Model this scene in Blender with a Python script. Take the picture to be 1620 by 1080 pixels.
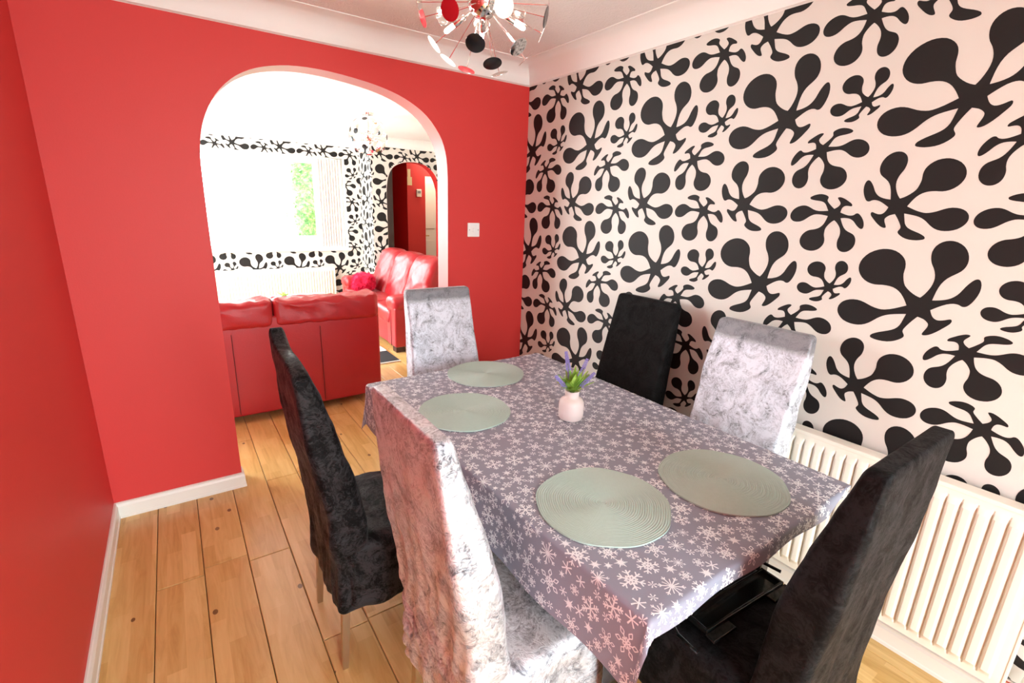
import bpy, bmesh, math, random
from mathutils import Vector, Matrix, noise
from mathutils.geometry import tessellate_polygon
PI = math.pi
S = bpy.context.scene
for o in list(bpy.data.objects): bpy.data.objects.remove(o)
COL = S.collection

# ------------------------------------------------------------------ camera
YAW, PITCH, ROLL, FPX = 0.612338771, -0.267803460, 0.0335354345, 762.936
CAM = Vector((0.3933, -2.7758, 1.53))
fw = Vector((math.sin(YAW)*math.cos(PITCH), math.cos(YAW)*math.cos(PITCH), math.sin(PITCH)))
rt0 = Vector((math.cos(YAW), -math.sin(YAW), 0)); up0 = rt0.cross(fw)
rt = rt0*math.cos(ROLL)+up0*math.sin(ROLL); up = -rt0*math.sin(ROLL)+up0*math.cos(ROLL)
cd = bpy.data.cameras.new('camera'); cam = bpy.data.objects.new('camera', cd); COL.objects.link(cam)
cd.sensor_width = 36; cd.lens = FPX*36/1620; cd.clip_start = .02
cam.matrix_world = Matrix(((rt.x, up.x, -fw.x, CAM.x), (rt.y, up.y, -fw.y, CAM.y), (rt.z, up.z, -fw.z, CAM.z), (0, 0, 0, 1)))
S.camera = cam

# ------------------------------------------------------------------ world, light, exposure
vs = S.view_settings
vs.view_transform = 'Standard'; vs.look = 'None'; vs.gamma = 1; vs.use_curve_mapping = False
vs.exposure = 0.12
W = bpy.data.worlds.new('overcast_sky'); S.world = W; W.use_nodes = True
bgn = W.node_tree.nodes['Background']; bgn.inputs[0].default_value = (0.88, 0.985, 1.0, 1); bgn.inputs[1].default_value = 17.5
def area(name, loc, rot, sx, sy, power, color=(1, 1, 1), portal=False):
    l = bpy.data.lights.new(name, 'AREA'); l.shape = 'RECTANGLE'; l.size = sx; l.size_y = sy; l.energy = power; l.color = color
    l.cycles.is_portal = portal
    o = bpy.data.objects.new(name, l); COL.objects.link(o); o.location = loc; o.rotation_euler = rot
    return o
# daylight through the patio doors behind the camera and through the living-room window, plus an added side fill
area('patio_portal', (.95, -4.76, 1.07), (PI/2, 0, 0), 1.7, 2.14, 1, portal=True)
area('living_side_fill', (-.80, 2.6, 1.45), (0, -PI/2, 0), 1.5, 2.6, 90, (1.0, .98, .95))  # added fill in an invented, unseen side opening; brightens the living room
area('window_portal', (1.29, 4.80, 1.52), (-PI/2, 0, 0), 2.5, 1.26, 1, portal=True)

area('hall_fill', (4.15, 4.85, 2.36), (0, 0, 0), .4, .4, 11, (1.0, .88, .70))  # added lamp with no known fitting; lifts the hall and its cream door
# ------------------------------------------------------------------ helpers
def mk(name, base=(.8, .8, .8), rough=.5, metal=0.0, spec=.5, **kw):
    m = bpy.data.materials.new(name); m.use_nodes = True
    b = m.node_tree.nodes['Principled BSDF']
    b.inputs['Base Color'].default_value = (*base, 1); b.inputs['Roughness'].default_value = rough
    b.inputs['Metallic'].default_value = metal; b.inputs['Specular IOR Level'].default_value = spec
    for k, v in kw.items(): b.inputs[k.replace('_', ' ')].default_value = v
    return m
class N:
    """small node-graph writer"""
    def __init__(s, m): s.m = m; s.t = m.node_tree; s.b = s.t.nodes['Principled BSDF']
    def n(s, typ, **kw):
        x = s.t.nodes.new('ShaderNode'+typ)
        for k, v in kw.items():
            if k in x.inputs.keys(): s.put(x.inputs[k], v)
            else: setattr(x, k, v)
        return x
    def put(s, sock, v):
        if isinstance(v, bpy.types.NodeSocket): s.t.links.new(v, sock)
        else: sock.default_value = v
    def coord(s, out='Object', scale=(1, 1, 1), rot=(0, 0, 0)):
        mp = s.n('Mapping'); s.t.links.new(s.n('TexCoord').outputs[out], mp.inputs[0])
        mp.inputs['Scale'].default_value = scale; mp.inputs['Rotation'].default_value = rot
        return mp.outputs[0]
    def noise(s, vec, scale, detail=3, rough=.5, dist=0):
        x = s.n('TexNoise'); s.put(x.inputs['Vector'], vec); x.inputs['Scale'].default_value = scale
        x.inputs['Detail'].default_value = detail; x.inputs['Roughness'].default_value = rough; x.inputs['Distortion'].default_value = dist
        return x.outputs['Fac']
    def ramp(s, fac, stops):
        x = s.n('ValToRGB'); s.put(x.inputs[0], fac); e = x.color_ramp.elements
        while len(e) < len(stops): e.new(.5)
        for el, (p, c) in zip(e, stops):
            el.position = p; el.color = (*c, 1) if hasattr(c, '__len__') else (c, c, c, 1)
        return x.outputs[0]
    def math(s, op, a, b=0.0, c=0.0):
        x = s.n('Math', operation=op); s.put(x.inputs[0], a); s.put(x.inputs[1], b); s.put(x.inputs[2], c); return x.outputs[0]
    def mix(s, fac, a, b, typ='MIX'):
        x = s.n('MixRGB', blend_type=typ); s.put(x.inputs[0], fac)
        for i, v in ((1, a), (2, b)): s.put(x.inputs[i], v if isinstance(v, bpy.types.NodeSocket) else (*v, 1))
        return x.outputs[0]
    def bump(s, h, strength=.3, dist=.01):
        x = s.n('Bump'); s.put(x.inputs['Height'], h); x.inputs['Strength'].default_value = strength; x.inputs['Distance'].default_value = dist
        s.t.links.new(x.outputs[0], s.b.inputs['Normal'])
    def col(s, v): s.t.links.new(v, s.b.inputs['Base Color'])

class MB:
    def __init__(s): s.v = []; s.f = []; s.m = []
    def add(s, vs, fs, mi=0, M=None):
        k = len(s.v); s.v += [tuple(M @ Vector(v)) if M else tuple(v) for v in vs]
        s.f += [tuple(i+k for i in f) for f in fs]; s.m += [mi]*len(fs); return s
    def box(s, x0, x1, y0, y1, z0, z1, mi=0, M=None):
        v = [(x, y, z) for z in (z0, z1) for y in (y0, y1) for x in (x0, x1)]
        return s.add(v, [(0, 2, 3, 1), (4, 5, 7, 6), (0, 1, 5, 4), (2, 6, 7, 3), (0, 4, 6, 2), (1, 3, 7, 5)], mi, M)
    def bbox(s, x0, x1, y0, y1, z0, z1, b=.003, mi=0, M=None):
        """box with chamfered edges"""
        c = ((x0+x1)/2, (y0+y1)/2, (z0+z1)/2); h = ((x1-x0)/2, (y1-y0)/2, (z1-z0)/2)
        return s.rbox(c, h, b, (1, 1, 1), 1, mi=mi, M=M)
    def rbox(s, c, h, r, n=(4, 4, 4), k=3, mi=0, M=None, warp=None):
        """rounded box: centre c, half sizes h, corner radius r, n middle segments, k corner segments"""
        ax = []
        for a in range(3):
            hh = h[a]; rr = min(r, hh*.999); inn = hh-rr
            e = [inn+rr*math.tan(PI/4*i/k) for i in range(k+1)]
            mid = [inn*(-1+2*i/n[a]) for i in range(1, n[a])]
            ax.append([-x for x in reversed(e)]+mid+e)
        idx = {}; V = []; F = []
        def vert(p):
            key = tuple(round(x, 6) for x in p)
            if key in idx: return idx[key]
            q = []; d = []
            for a in range(3):
                inn = h[a]-min(r, h[a]*.999); t = max(-inn, min(inn, p[a])); q.append(t); d.append(p[a]-t)
            L = math.sqrt(sum(x*x for x in d)) or 1
            w = [c[a]+q[a]+min(r, h[a]*.999)*d[a]/L for a in range(3)]
            idx[key] = len(V); V.append(w); return idx[key]
        for a in range(3):
            b, g = (a+1) % 3, (a+2) % 3
            for sgn in (-1, 1):
                for i in range(len(ax[b])-1):
                    for j in range(len(ax[g])-1):
                        q = []
                        for (ii, jj) in ((i, j), (i+1, j), (i+1, j+1), (i, j+1)):
                            p = [0, 0, 0]; p[a] = sgn*h[a]; p[b] = ax[b][ii]; p[g] = ax[g][jj]; q.append(vert(p))
                        F.append(tuple(q) if sgn > 0 else tuple(reversed(q)))
        if warp: V = [warp(v) for v in V]
        return s.add(V, F, mi, M)
    def lathe(s, prof, n=24, c=(0, 0, 0), mi=0, M=None):
        V = []; F = []
        for (r, z) in prof:
            for i in range(n):
                a = 2*PI*i/n; V.append((c[0]+r*math.cos(a), c[1]+r*math.sin(a), c[2]+z))
        for k in range(len(prof)-1):
            for i in range(n):
                j = (i+1) % n; F.append((k*n+i, k*n+j, (k+1)*n+j, (k+1)*n+i))
        F.append(tuple(reversed(range(n)))); F.append(tuple((len(prof)-1)*n+i for i in range(n)))
        return s.add(V, F, mi, M)
    def tube(s, pts, r, n=8, mi=0, M=None, square=False):
        pts = [Vector(p) for p in pts]; V = []; F = []
        rr = r if hasattr(r, '__len__') else [r]*len(pts)
        for k, p in enumerate(pts):
            d = (pts[min(k+1, len(pts)-1)]-pts[max(k-1, 0)]).normalized()
            a = d.cross(Vector((0, 0, 1))) if abs(d.z) < .95 else d.cross(Vector((0, 1, 0)))
            a.normalize(); b = d.cross(a)
            for i in range(n):
                t = 2*PI*(i+.5 if square else i)/n; V.append(p+(a*math.cos(t)+b*math.sin(t))*rr[k])
        for k in range(len(pts)-1):
            for i in range(n):
                j = (i+1) % n; F.append((k*n+i, k*n+j, (k+1)*n+j, (k+1)*n+i))
        F.append(tuple(reversed(range(n)))); F.append(tuple((len(pts)-1)*n+i for i in range(n)))
        return s.add(V, F, mi, M)
    def prism(s, poly, to3, d0, d1, mi=0, side=None):
        """extrude polygon (list of 2-D) between depths; to3(u,v,d) -> xyz; side(i)->material of side face"""
        n = len(poly); V = [to3(u, v, d0) for u, v in poly]+[to3(u, v, d1) for u, v in poly]
        s.add(V, [tuple(range(n)), tuple(reversed(range(n, 2*n)))], mi)
        k = len(s.v)-2*n
        for i in range(n):
            j = (i+1) % n; s.f.append((k+i, k+n+i, k+n+j, k+j)); s.m.append(side(i) if side else mi)
        return s
    def build(s, name, mats, parent=None, smooth=False, recalc=True, loc=None, rz=0):
        me = bpy.data.meshes.new(name); me.from_pydata(s.v, [], s.f)
        if not isinstance(mats, (list, tuple)): mats = [mats]
        for m in mats: me.materials.append(m)
        if len(mats) > 1: me.polygons.foreach_set('material_index', s.m)
        if recalc:
            bm = bmesh.new(); bm.from_mesh(me); bmesh.ops.recalc_face_normals(bm, faces=bm.faces); bm.to_mesh(me); bm.free()
        if smooth:
            me.polygons.foreach_set('use_smooth', [True]*len(me.polygons))
            if smooth != 'all': me.set_sharp_from_angle(angle=math.radians(smooth if smooth is not True else 40))
        me.update()
        o = bpy.data.objects.new(name, me); COL.objects.link(o)
        if parent: o.parent = parent
        if loc: o.location = loc
        if rz: o.rotation_euler.z = rz
        return o
def tag(o, label, cat, group=None, kind=None):
    o['label'] = label; o['category'] = cat
    if group: o['group'] = group
    if kind: o['kind'] = kind
    return o
def struct(o, label=None):
    o['kind'] = 'structure'
    if label: o['label'] = label
    return o
def thing(name, label, cat, loc=(0, 0, 0), rz=0, group=None):
    o = bpy.data.objects.new(name, None); COL.objects.link(o); o.location = loc; o.rotation_euler.z = rz; o.empty_display_size = .1
    return tag(o, label, cat, group)
def fb(p, sc, oct=4): return noise.fractal(Vector(p)*sc, 1.0, 2.0, oct)
def lerp(tab, x):
    """piecewise linear table lookup [(x,y)...] ascending"""
    if x <= tab[0][0]: return tab[0][1]
    for (a, b), (c, d) in zip(tab, tab[1:]):
        if x <= c: return b+(d-b)*(x-a)/(c-a)
    return tab[-1][1]
RX = Matrix.Rotation

# ------------------------------------------------------------------ materials
M = {}
def paint(name, c, rough, bump=.15, sc=160):
    m = mk(name, c, rough); g = N(m); v = g.coord(); g.bump(g.noise(v, sc, 2), bump, .002); return m
M['red'] = paint('red_wall_paint', (.62, .034, .030), .55, .12)
M['white'] = paint('white_gloss_paint', (.82, .80, .76), .3, .03)
M['reveal'] = paint('pale_pink_arch_paint', (.60, .20, .20), .35, .05)
M['cream'] = paint('cream_paint', (.80, .76, .66), .5, .05)
M['paper'] = paint('wallpaper_cream', (.66, .635, .585), .5, .05, 300)
M['ink'] = mk('wallpaper_black_print', (.010, .0095, .0095), .6, 0, .3)
m = M['ceil'] = mk('swirled_plaster', (.86, .82, .80), .8); g = N(m)
g.bump(g.noise(g.coord(), 28, 4, .6, 2.5), .5, .012)
M['cove'] = mk('coving_paint', (.86, .83, .80), .6)
# wood
m = M['wood'] = mk('varnished_plank', (.6, .35, .12), .28); g = N(m)
v = g.coord('Object', (1, 1, 1)); oi = g.n('ObjectInfo')
off = g.n('VectorMath', operation='ADD'); g.put(off.inputs[0], v)
cx = g.n('CombineXYZ'); g.put(cx.inputs[1], g.math('MULTIPLY', oi.outputs['Random'], 37.0)); g.put(cx.inputs[0], g.math('MULTIPLY', oi.outputs['Random'], 11.0)); g.put(off.inputs[1], cx.outputs[0])
st = g.n('Mapping'); g.put(st.inputs[0], off.outputs[0]); st.inputs['Scale'].default_value = (9, .9, 1)
grain = g.noise(st.outputs[0], 3.2, 5, .6, 1.5)
br = g.n('TexBrick'); bm_ = g.n('Mapping'); g.put(bm_.inputs[0], off.outputs[0]); bm_.inputs['Rotation'].default_value = (0, 0, PI/2); g.put(br.inputs['Vector'], bm_.outputs[0])
br.inputs['Color1'].default_value = (0, 0, 0, 1); br.inputs['Color2'].default_value = (1, 1, 1, 1); br.inputs['Mortar'].default_value = (.5, .5, .5, 1)
br.inputs['Scale'].default_value = 1; br.inputs['Mortar Size'].default_value = 0.0; br.inputs['Brick Width'].default_value = .34; br.inputs['Row Height'].default_value = .0555; br.offset = .37
c1 = g.ramp(grain, [(.28, (.50, .29, .085)), (.5, (.69, .46, .165)), (.75, (.82, .62, .27))])
c2 = g.mix(g.math('MULTIPLY', br.outputs['Color'], .62), c1, (.80, .57, .25))
c2 = g.mix(g.math('MULTIPLY', g.math('SUBTRACT', 1.0, br.outputs['Color']), .38), c2, (.47, .25, .07))
c3 = g.mix(g.math('MULTIPLY', oi.outputs['Random'], .25), c2, (.58, .31, .09))
vo = g.n('TexVoronoi'); km = g.n('Mapping'); g.put(km.inputs[0], off.outputs[0]); km.inputs['Scale'].default_value = (11, 7, 1); g.put(vo.inputs['Vector'], km.outputs[0]); vo.inputs['Scale'].default_value = 1
knot = g.math('MULTIPLY', g.math('LESS_THAN', vo.outputs['Distance'], .10), g.math('GREATER_THAN', g.noise(off.outputs[0], 2.1, 1), .50))
g.col(g.mix(g.math('MULTIPLY', knot, .8), c3, (.10, .035, .010)))
g.bump(grain, .05, .003)
M['wood_gap'] = mk('dark_subfloor', (.10, .05, .02), .8)
# crushed velvet
def velvet(name, dark, mid, light, metal, rough, band=None, bump=.5, sheen=.3):
    m = mk(name, mid, rough, metal); g = N(m); v = g.coord('Object')
    w = g.n('TexNoise'); g.put(w.inputs['Vector'], v); w.inputs['Scale'].default_value = 7; w.inputs['Detail'].default_value = 3
    vv = g.mix(.10, v, w.outputs['Color'], 'ADD')
    n1 = g.noise(vv, 15, 5, .62, 1.2); n2 = g.noise(vv, 62, 4, .65, 2.0)
    f = g.math('ADD', g.math('MULTIPLY', n1, .55), g.math('MULTIPLY', n2, .45))
    c = g.ramp(f, [(.34, dark), (.45, mid), (.56, light)])
    if band:
        sp = g.n('SeparateXYZ'); g.put(sp.inputs[0], v)
        h = g.math('ADD', sp.outputs[2], g.math('MULTIPLY', g.math('SUBTRACT', n1, .5), .05))
        mr = g.n('MapRange'); g.put(mr.inputs[0], h); mr.inputs[1].default_value = band-.012; mr.inputs[2].default_value = band+.012
        c = g.mix(g.math('MULTIPLY', mr.outputs[0], .8), c, (.13, .13, .14))
    g.col(c)
    g.put(g.b.inputs['Roughness'], g.ramp(f, [(.3, min(1, rough+.25)), (.6, rough)]))
    g.bump(f, bump, .006)
    if mid[0] < .1: g.b.inputs['Specular IOR Level'].default_value = .12
    g.b.inputs['Sheen Weight'].default_value = sheen; g.b.inputs['Sheen Roughness'].default_value = .35
    return m
M['silver'] = velvet('silver_crushed_velvet', (.07, .075, .09), (.42, .44, .49), (.80, .84, .90), .62, .33, bump=.75)
M['silver_band'] = velvet('silver_crushed_velvet_brushed_top', (.09, .095, .11), (.50, .53, .60), (.76, .80, .89), .25, .45, band=1.045)
M['black'] = velvet('black_crushed_velvet', (.0008, .0008, .001), (.0025, .0025, .003), (.030, .030, .033), .0, .42, bump=.7, sheen=.03)
M['black_plain'] = velvet('black_plain_velvet', (.003, .003, .003), (.005, .005, .0052), (.009, .009, .0095), .0, .7, bump=.15, sheen=.02)
M['black_fuzzy'] = velvet('black_soft_velvet', (.0012, .0013, .0015), (.0035, .0037, .004), (.012, .0125, .014), .0, .55, bump=.4, sheen=.03)
M['chrome'] = mk('polished_chrome', (.78, .76, .74), .12, 1.0)
M['legmetal'] = mk('brushed_nickel_leg', (.55, .48, .40), .25, 1.0)
M['gloss_black'] = mk('gloss_black_lacquer', (.01, .01, .01), .12)
# cloth
m = M['cloth'] = mk('grey_tablecloth', (.275, .290, .370), .5); g = N(m); v = g.coord()
g.bump(g.noise(v, 420, 2), .12, .001)
M['flake'] = mk('white_snowflake_print', (.90, .93, .97), .5)
m = M['marble'] = mk('white_marble_laminate', (.8, .8, .78), .2); g = N(m)
g.col(g.ramp(g.noise(g.coord(), 30, 5, .7, 2), [(.42, (.08, .08, .08)), (.50, (.75, .75, .73)), (1, (.85, .85, .83))]))
# placemats
m = M['mat'] = mk('sage_woven_mat', (.42, .50, .455), .6); g = N(m)
wv = g.n('TexWave', wave_type='BANDS'); g.put(wv.inputs['Vector'], g.coord('UV' if False else 'Object')); wv.inputs['Scale'].default_value = 60
g.col(g.mix(g.math('MULTIPLY', g.noise(g.coord(), 120, 2), .35), (.46, .60, .545), (.34, .45, .40)))
M['pink'] = mk('pale_pink_ceramic', (.90, .82, .80), .3)
m = M['leaf'] = mk('fresh_green_leaf', (.20, .42, .05), .45); g = N(m); g.col(g.ramp(g.noise(g.coord(), 40, 2), [(.35, (.20, .45, .05)), (.65, (.48, .70, .15))]))
M['lav'] = mk('lavender_bloom', (.30, .27, .62), .6)
M['stem'] = mk('green_stem', (.16, .30, .08), .6)
M['soil'] = mk('dark_soil', (.03, .02, .015), .9)
# leather
def leather(name, c, rough):
    m = mk(name, c, rough); g = N(m); v = g.coord()
    vo = g.n('TexVoronoi'); g.put(vo.inputs['Vector'], v); vo.inputs['Scale'].default_value = 220
    g.bump(g.math('ADD', vo.outputs['Distance'], g.math('MULTIPLY', g.noise(v, 9, 4, .6, 1.5), 2.0)), .12, .006); return m
M['leather'] = leather('red_leather', (.36, .012, .018), .36)
M['seam'] = mk('dark_red_seam', (.09, .004, .006), .6)
M['fur'] = mk('magenta_fur', (.62, .008, .06), .9)
M['rug_black'] = mk('black_rug_pile', (.015, .016, .02), .9)
M['rug_white'] = mk('white_rug_pile', (.75, .72, .70), .9)
m = M['glass'] = mk('window_glass', (1, 1, 1), 0.0, Transmission_Weight=1.0); m.node_tree.nodes['Principled BSDF'].inputs['IOR'].default_value = 1.02
M['rad'] = mk('radiator_enamel', (.86, .82, .72), .3)
M['plastic'] = mk('white_plastic', (.85, .84, .82), .3)
M['grey_plastic'] = mk('grey_plastic', (.25, .25, .25), .4)
M['brass'] = mk('brass', (.70, .48, .16), .25, 1.0)
M['brown'] = mk('dark_brown_wood', (.035, .010, .008), .35)
M['yellow'] = mk('cream_paper_card', (.72, .60, .34), .7)
M['disc_red'] = mk('red_enamel_disc', (.42, .010, .018), .2)
M['disc_black'] = mk('black_enamel_disc', (.012, .012, .014), .2)
M['disc_white'] = mk('white_enamel_disc', (.85, .85, .85), .25)
M['bulb'] = mk('lit_capsule_bulb', (1, 1, 1), .3); b_ = M['bulb'].node_tree.nodes['Principled BSDF']; b_.inputs['Emission Color'].default_value = (1, .93, .82, 1); b_.inputs['Emission Strength'].default_value = 130
m = M['hedge'] = mk('hedge_foliage', (.1, .25, .05), .6); g = N(m); g.col(g.ramp(g.noise(g.coord(), 14, 4, .7), [(.35, (.03, .12, .03)), (.5, (.10, .26, .06)), (.68, (.30, .42, .16))]))
M['ground'] = paint('pale_paving', (.55, .54, .52), .8)
M['skirt'] = paint('skirting_gloss', (.80, .78, .72), .28, .03)
M['render'] = paint('white_house_render', (.8, .8, .8), .8)

# ------------------------------------------------------------------ room dimensions
XR = 2.415; YF = -4.60; ZC = 2.41; ZW = 2.294       # right wall, front wall, ceiling, coving bottom
T = .14                                             # arch wall thickness
LX0, LX1, YW, YA, XS = -.75, 4.6, 4.54, 4.05, 2.745  # living room: left, right, window wall, arch wall, step

# ---- wallpaper: one splat outline, traced on its own plane (metres, centre at 0, u right, v up)
_px = [(872,425),(905,400),(945,355),(970,310),(978,265),(970,220),(955,185),(950,145),(958,100),(985,60),(1030,32),(1085,22),(1140,32),(1190,65),(1215,110),(1218,160),(1200,205),(1165,240),(1115,265),(1065,290),(1020,330),(985,385),(957,445),
 (1010,445),(1070,437),(1115,420),(1155,392),(1195,350),(1240,313),(1275,297),(1300,305),(1308,340),(1295,390),(1262,440),(1220,480),(1190,493),(1165,490),(1145,478),(1110,470),(1060,474),(1000,492),(944,514),
 (950,540),(962,565),(985,583),(1015,588),(1050,585),(1085,580),(1097,590),(1085,612),(1040,640),(980,672),(930,690),(895,692),(882,684),(895,665),(918,640),(928,618),(920,600),(895,578),(853,560),
 (820,585),(785,615),(755,645),(747,665),(755,685),(755,700),(735,715),(690,730),(635,735),(570,725),(525,708),(515,695),(530,680),(580,667),(640,658),(690,645),(725,620),(750,580),(772,541),
 (720,541),(660,543),(610,552),(565,570),(525,592),(480,610),(430,615),(375,605),(325,580),(295,545),(285,510),(295,475),(325,448),(370,435),(425,437),(475,455),(525,483),(575,502),(620,508),(690,500),(775,480),
 (760,440),(735,395),(700,362),(655,342),(600,333),(550,330),(500,313),(460,280),(438,235),(440,190),(465,145),(515,105),(580,82),(640,78),(700,92),(745,125),(768,165),(768,210),(755,255),(755,300),(765,340),(800,380),(840,410)]
_notch = {(872,425),(957,445),(944,514),(853,560),(772,541),(775,480)}
def to_wall(a, b):     # traced pixel -> right-wall plane, from the camera above
    d = fw+rt*((1260+a/4.5-810)/FPX)-up*((380+b/4.5-540)/FPX); t = (XR-CAM.x)/d.x; p = CAM+d*t
    return (-p.y, p.z)
_c = to_wall(858, 490)
def _smooth():
    P = [Vector((to_wall(*p)[0]-_c[0], to_wall(*p)[1]-_c[1])) for p in _px]; n = len(P); out = []
    for i in range(n):
        p0, p1, p2, p3 = P[i-1], P[i], P[(i+1) % n], P[(i+2) % n]
        if _px[i] in _notch: p0 = p1
        if _px[(i+1) % n] in _notch: p3 = p2
        for t in (0, .5):
            out.append(.5*((2*p1)+(p2-p0)*t+(2*p0-5*p1+4*p2-p3)*t*t+(3*p1-p0-3*p2+p3)*t**3))
    return out
SPLAT = _smooth()
STRI = [tuple(t) for t in tessellate_polygon([[Vector((p.x, p.y, 0)) for p in SPLAT]])]
TU, TV = .547, .640
# (mirror, scale, rotation, offset from the large splat)
KIND = [(1, 1, 0, (0, 0)), (-1, .798, .8085, (-.1216, .3219)), (-1, .6485, -164.52, (-.3118, .2882)),
        (1, .4737, -5.87, (-.2803, .0246)), (1, .649, 164.36, (.1488, -.1261))]
def clip(poly, rect):
    for ax, lim, sg in ((0, rect[0], 1), (0, rect[1], -1), (1, rect[2], 1), (1, rect[3], -1)):
        out = []; n = len(poly)
        for i in range(n):
            a, b = poly[i], poly[(i+1) % n]; da = (a[ax]-lim)*sg; db = (b[ax]-lim)*sg
            if da >= 0: out.append(a)
            if (da >= 0) != (db >= 0):
                t = da/(da-db); out.append((a[0]+(b[0]-a[0])*t, a[1]+(b[1]-a[1])*t))
        poly = out
        if len(poly) < 3: return []
    return poly
def splats(mb, rects, u0, v0, to3, mi):
    """printed splats of the wallpaper: flat faces laid on the wall face, cut to the papered rectangles"""
    ua, ub = min(r[0] for r in rects), max(r[1] for r in rects); va, vb = min(r[2] for r in rects), max(r[3] for r in rects)
    for i in range(int((ua-u0)/TU)-2, int((ub-u0)/TU)+3):
        for j in range(int((va-v0)/TV)-2, int((vb-v0)/TV)+3):
            for (mir, sc, rot, off) in KIND:
                ou, ov = u0+i*TU+off[0], v0+j*TV+off[1]
                R = .33*sc
                rs = [r for r in rects if r[0]-R < ou < r[1]+R and r[2]-R < ov < r[3]+R]
                if not rs: continue
                c, s_ = math.cos(math.radians(rot))*sc, math.sin(math.radians(rot))*sc
                P = [(ou+c*p.x*mir-s_*p.y, ov+s_*p.x*mir+c*p.y) for p in SPLAT]
                inside = [r for r in rs if r[0] <= min(p[0] for p in P) and r[1] >= max(p[0] for p in P) and r[2] <= min(p[1] for p in P) and r[3] >= max(p[1] for p in P)]
                if inside:
                    mb.add([to3(*p) for p in P], STRI, mi); continue
                for t in STRI:
                    for r in rs:
                        q = clip([P[k] for k in t], r)
                        if len(q) > 2: mb.add([to3(*p) for p in q], [tuple(range(len(q)))], mi)

# ------------------------------------------------------------------ setting: dining room
wl = struct(MB().box(-.14, 0, YF, T, -.05, 2.6).build('wall_left', M['red']), 'plain red painted wall with white skirting')
ARCH = [(.551, 0), (.549, .7), (.547, 1.20), (.547, 1.55), (.550, 1.72), (.564, 1.82), (.591, 1.903), (.638, 1.989), (.709, 2.066), (.792, 2.119), (.89, 2.152), (1.004, 2.170), (1.153, 2.172), (1.346, 2.154), (1.485, 2.127), (1.594, 2.088), (1.69, 2.030), (1.769, 1.940), (1.808, 1.848), (1.822, 1.74), (1.824, 1.6), (1.824, 1.3), (1.824, 0)]
def arch_smooth(A):
    out = [A[0]]
    for i in range(1, len(A)-2):
        p0, p1, p2, p3 = [Vector(A[k]) for k in (i-1, i, i+1, i+2)]
        for t in (0, .33, .67):
            q = .5*((2*p1)+(p2-p0)*t+(2*p0-5*p1+4*p2-p3)*t*t+(3*p1-p0-3*p2+p3)*t**3); out.append((q.x, q.y))
    return out+[A[-2], A[-1]]
AS = arch_smooth(ARCH)
poly = [(0, 0)]+AS+[(XR, 0), (XR, 2.6), (0, 2.6)]
mb = MB(); na = len(AS)
mb.prism(poly, lambda u, v, d: (u, d, v), 0, T, 0, side=lambda i: 1 if 1 <= i < na else 0)
struct(mb.build('wall_back', [M['red'], M['reveal']], smooth=30), 'red wall with a wide rounded archway and pale arch lining')
mb = MB().box(XR, XR+.14, YF, T, -.05, 2.6)
splats(mb, [(0.0, -YF, .0, 2.33)], .0595, 1.2595, lambda u, v: (XR-.0005, -u, v), 1)
struct(mb.build('wall_right', [M['paper'], M['ink']], recalc=False), 'cream wallpaper with black splat print')
# wall behind the camera with the patio door opening
mb = MB().box(-.14, .1, YF-.14, YF, -.05, 2.6).box(1.8, XR+.14, YF-.14, YF, -.05, 2.6).box(.1, 1.8, YF-.14, YF, 2.14, 2.6)
struct(mb.build('wall_front', M['red']))
struct(MB().box(-.14, XR+.14, YF-.14, T, ZC, 2.6).build('ceiling', M['ceil']), 'white swirled plaster ceiling')
# coving around the room (mitred loop)
def coving(x0, x1, y0, y1, name, mat):
    prof = [(.0, ZW-.004), (.006, ZW), (.012, ZW+.002), (.014, ZW+.012)]+[(.118-.104*math.cos(a*PI/16), ZW+.012+.098*math.sin(a*PI/16)) for a in range(1, 8)]+[(.112, ZC-.006), (.124, ZC-.004), (.124, ZC+.003), (0, ZC+.003)]
    V = []; F = []; n = len(prof)
    for (cx, cy, sx, sy) in ((x0, y0, 1, 1), (x1, y0, -1, 1), (x1, y1, -1, -1), (x0, y1, 1, -1)):
        V += [(cx+sx*p, cy+sy*p, z) for p, z in prof]
    for c in range(4):
        d = (c+1) % 4
        for i in range(n):
            j = (i+1) % n; F.append((c*n+i, c*n+j, d*n+j, d*n+i))
    return struct(MB().add(V, F).build(name, mat, smooth=35))
coving(0, XR, YF, 0, 'trim_1', M['cove'])['label'] = 'white plaster coving around dining ceiling'
# skirting boards
def skirting(name, pts, closed_ends=True, h=.083):
    """pts: list of (x,y,nx,ny) along the wall with the room-side offset direction"""
    prof = [(0, 0), (.017, 0), (.017, .012), (.014, .016), (.014, h-.02), (.009, h-.010), (.010, h-.004), (.005, h), (0, h)]
    V = []; F = []; n = len(prof)
    for (x, y, nx, ny) in pts: V += [(x+nx*p, y+ny*p, z) for p, z in prof]
    for k in range(len(pts)-1):
        for i in range(n):
            j = (i+1) % n; F.append((k*n+i, k*n+j, (k+1)*n+j, (k+1)*n+i))
    F.append(tuple(range(n))); F.append(tuple((len(pts)-1)*n+i for i in range(n)))
    return struct(MB().add(V, F).build(name, M['skirt']))
skirting('baseboard_left', [(0, YF, 1, 0), (0, 0, 1, -1)])
skirting('baseboard_back', [(0, 0, 1, -1), (.551, 0, 1, -1), (.551, .075, 1, 0)])
skirting('baseboard_corner', [(1.824, .12, -1, 0), (1.824, 0, -1, -1), (XR, 0, -1, -1)])
skirting('baseboard_right', [(XR, 0, -1, -1), (XR, YF, -1, 0)])

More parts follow.
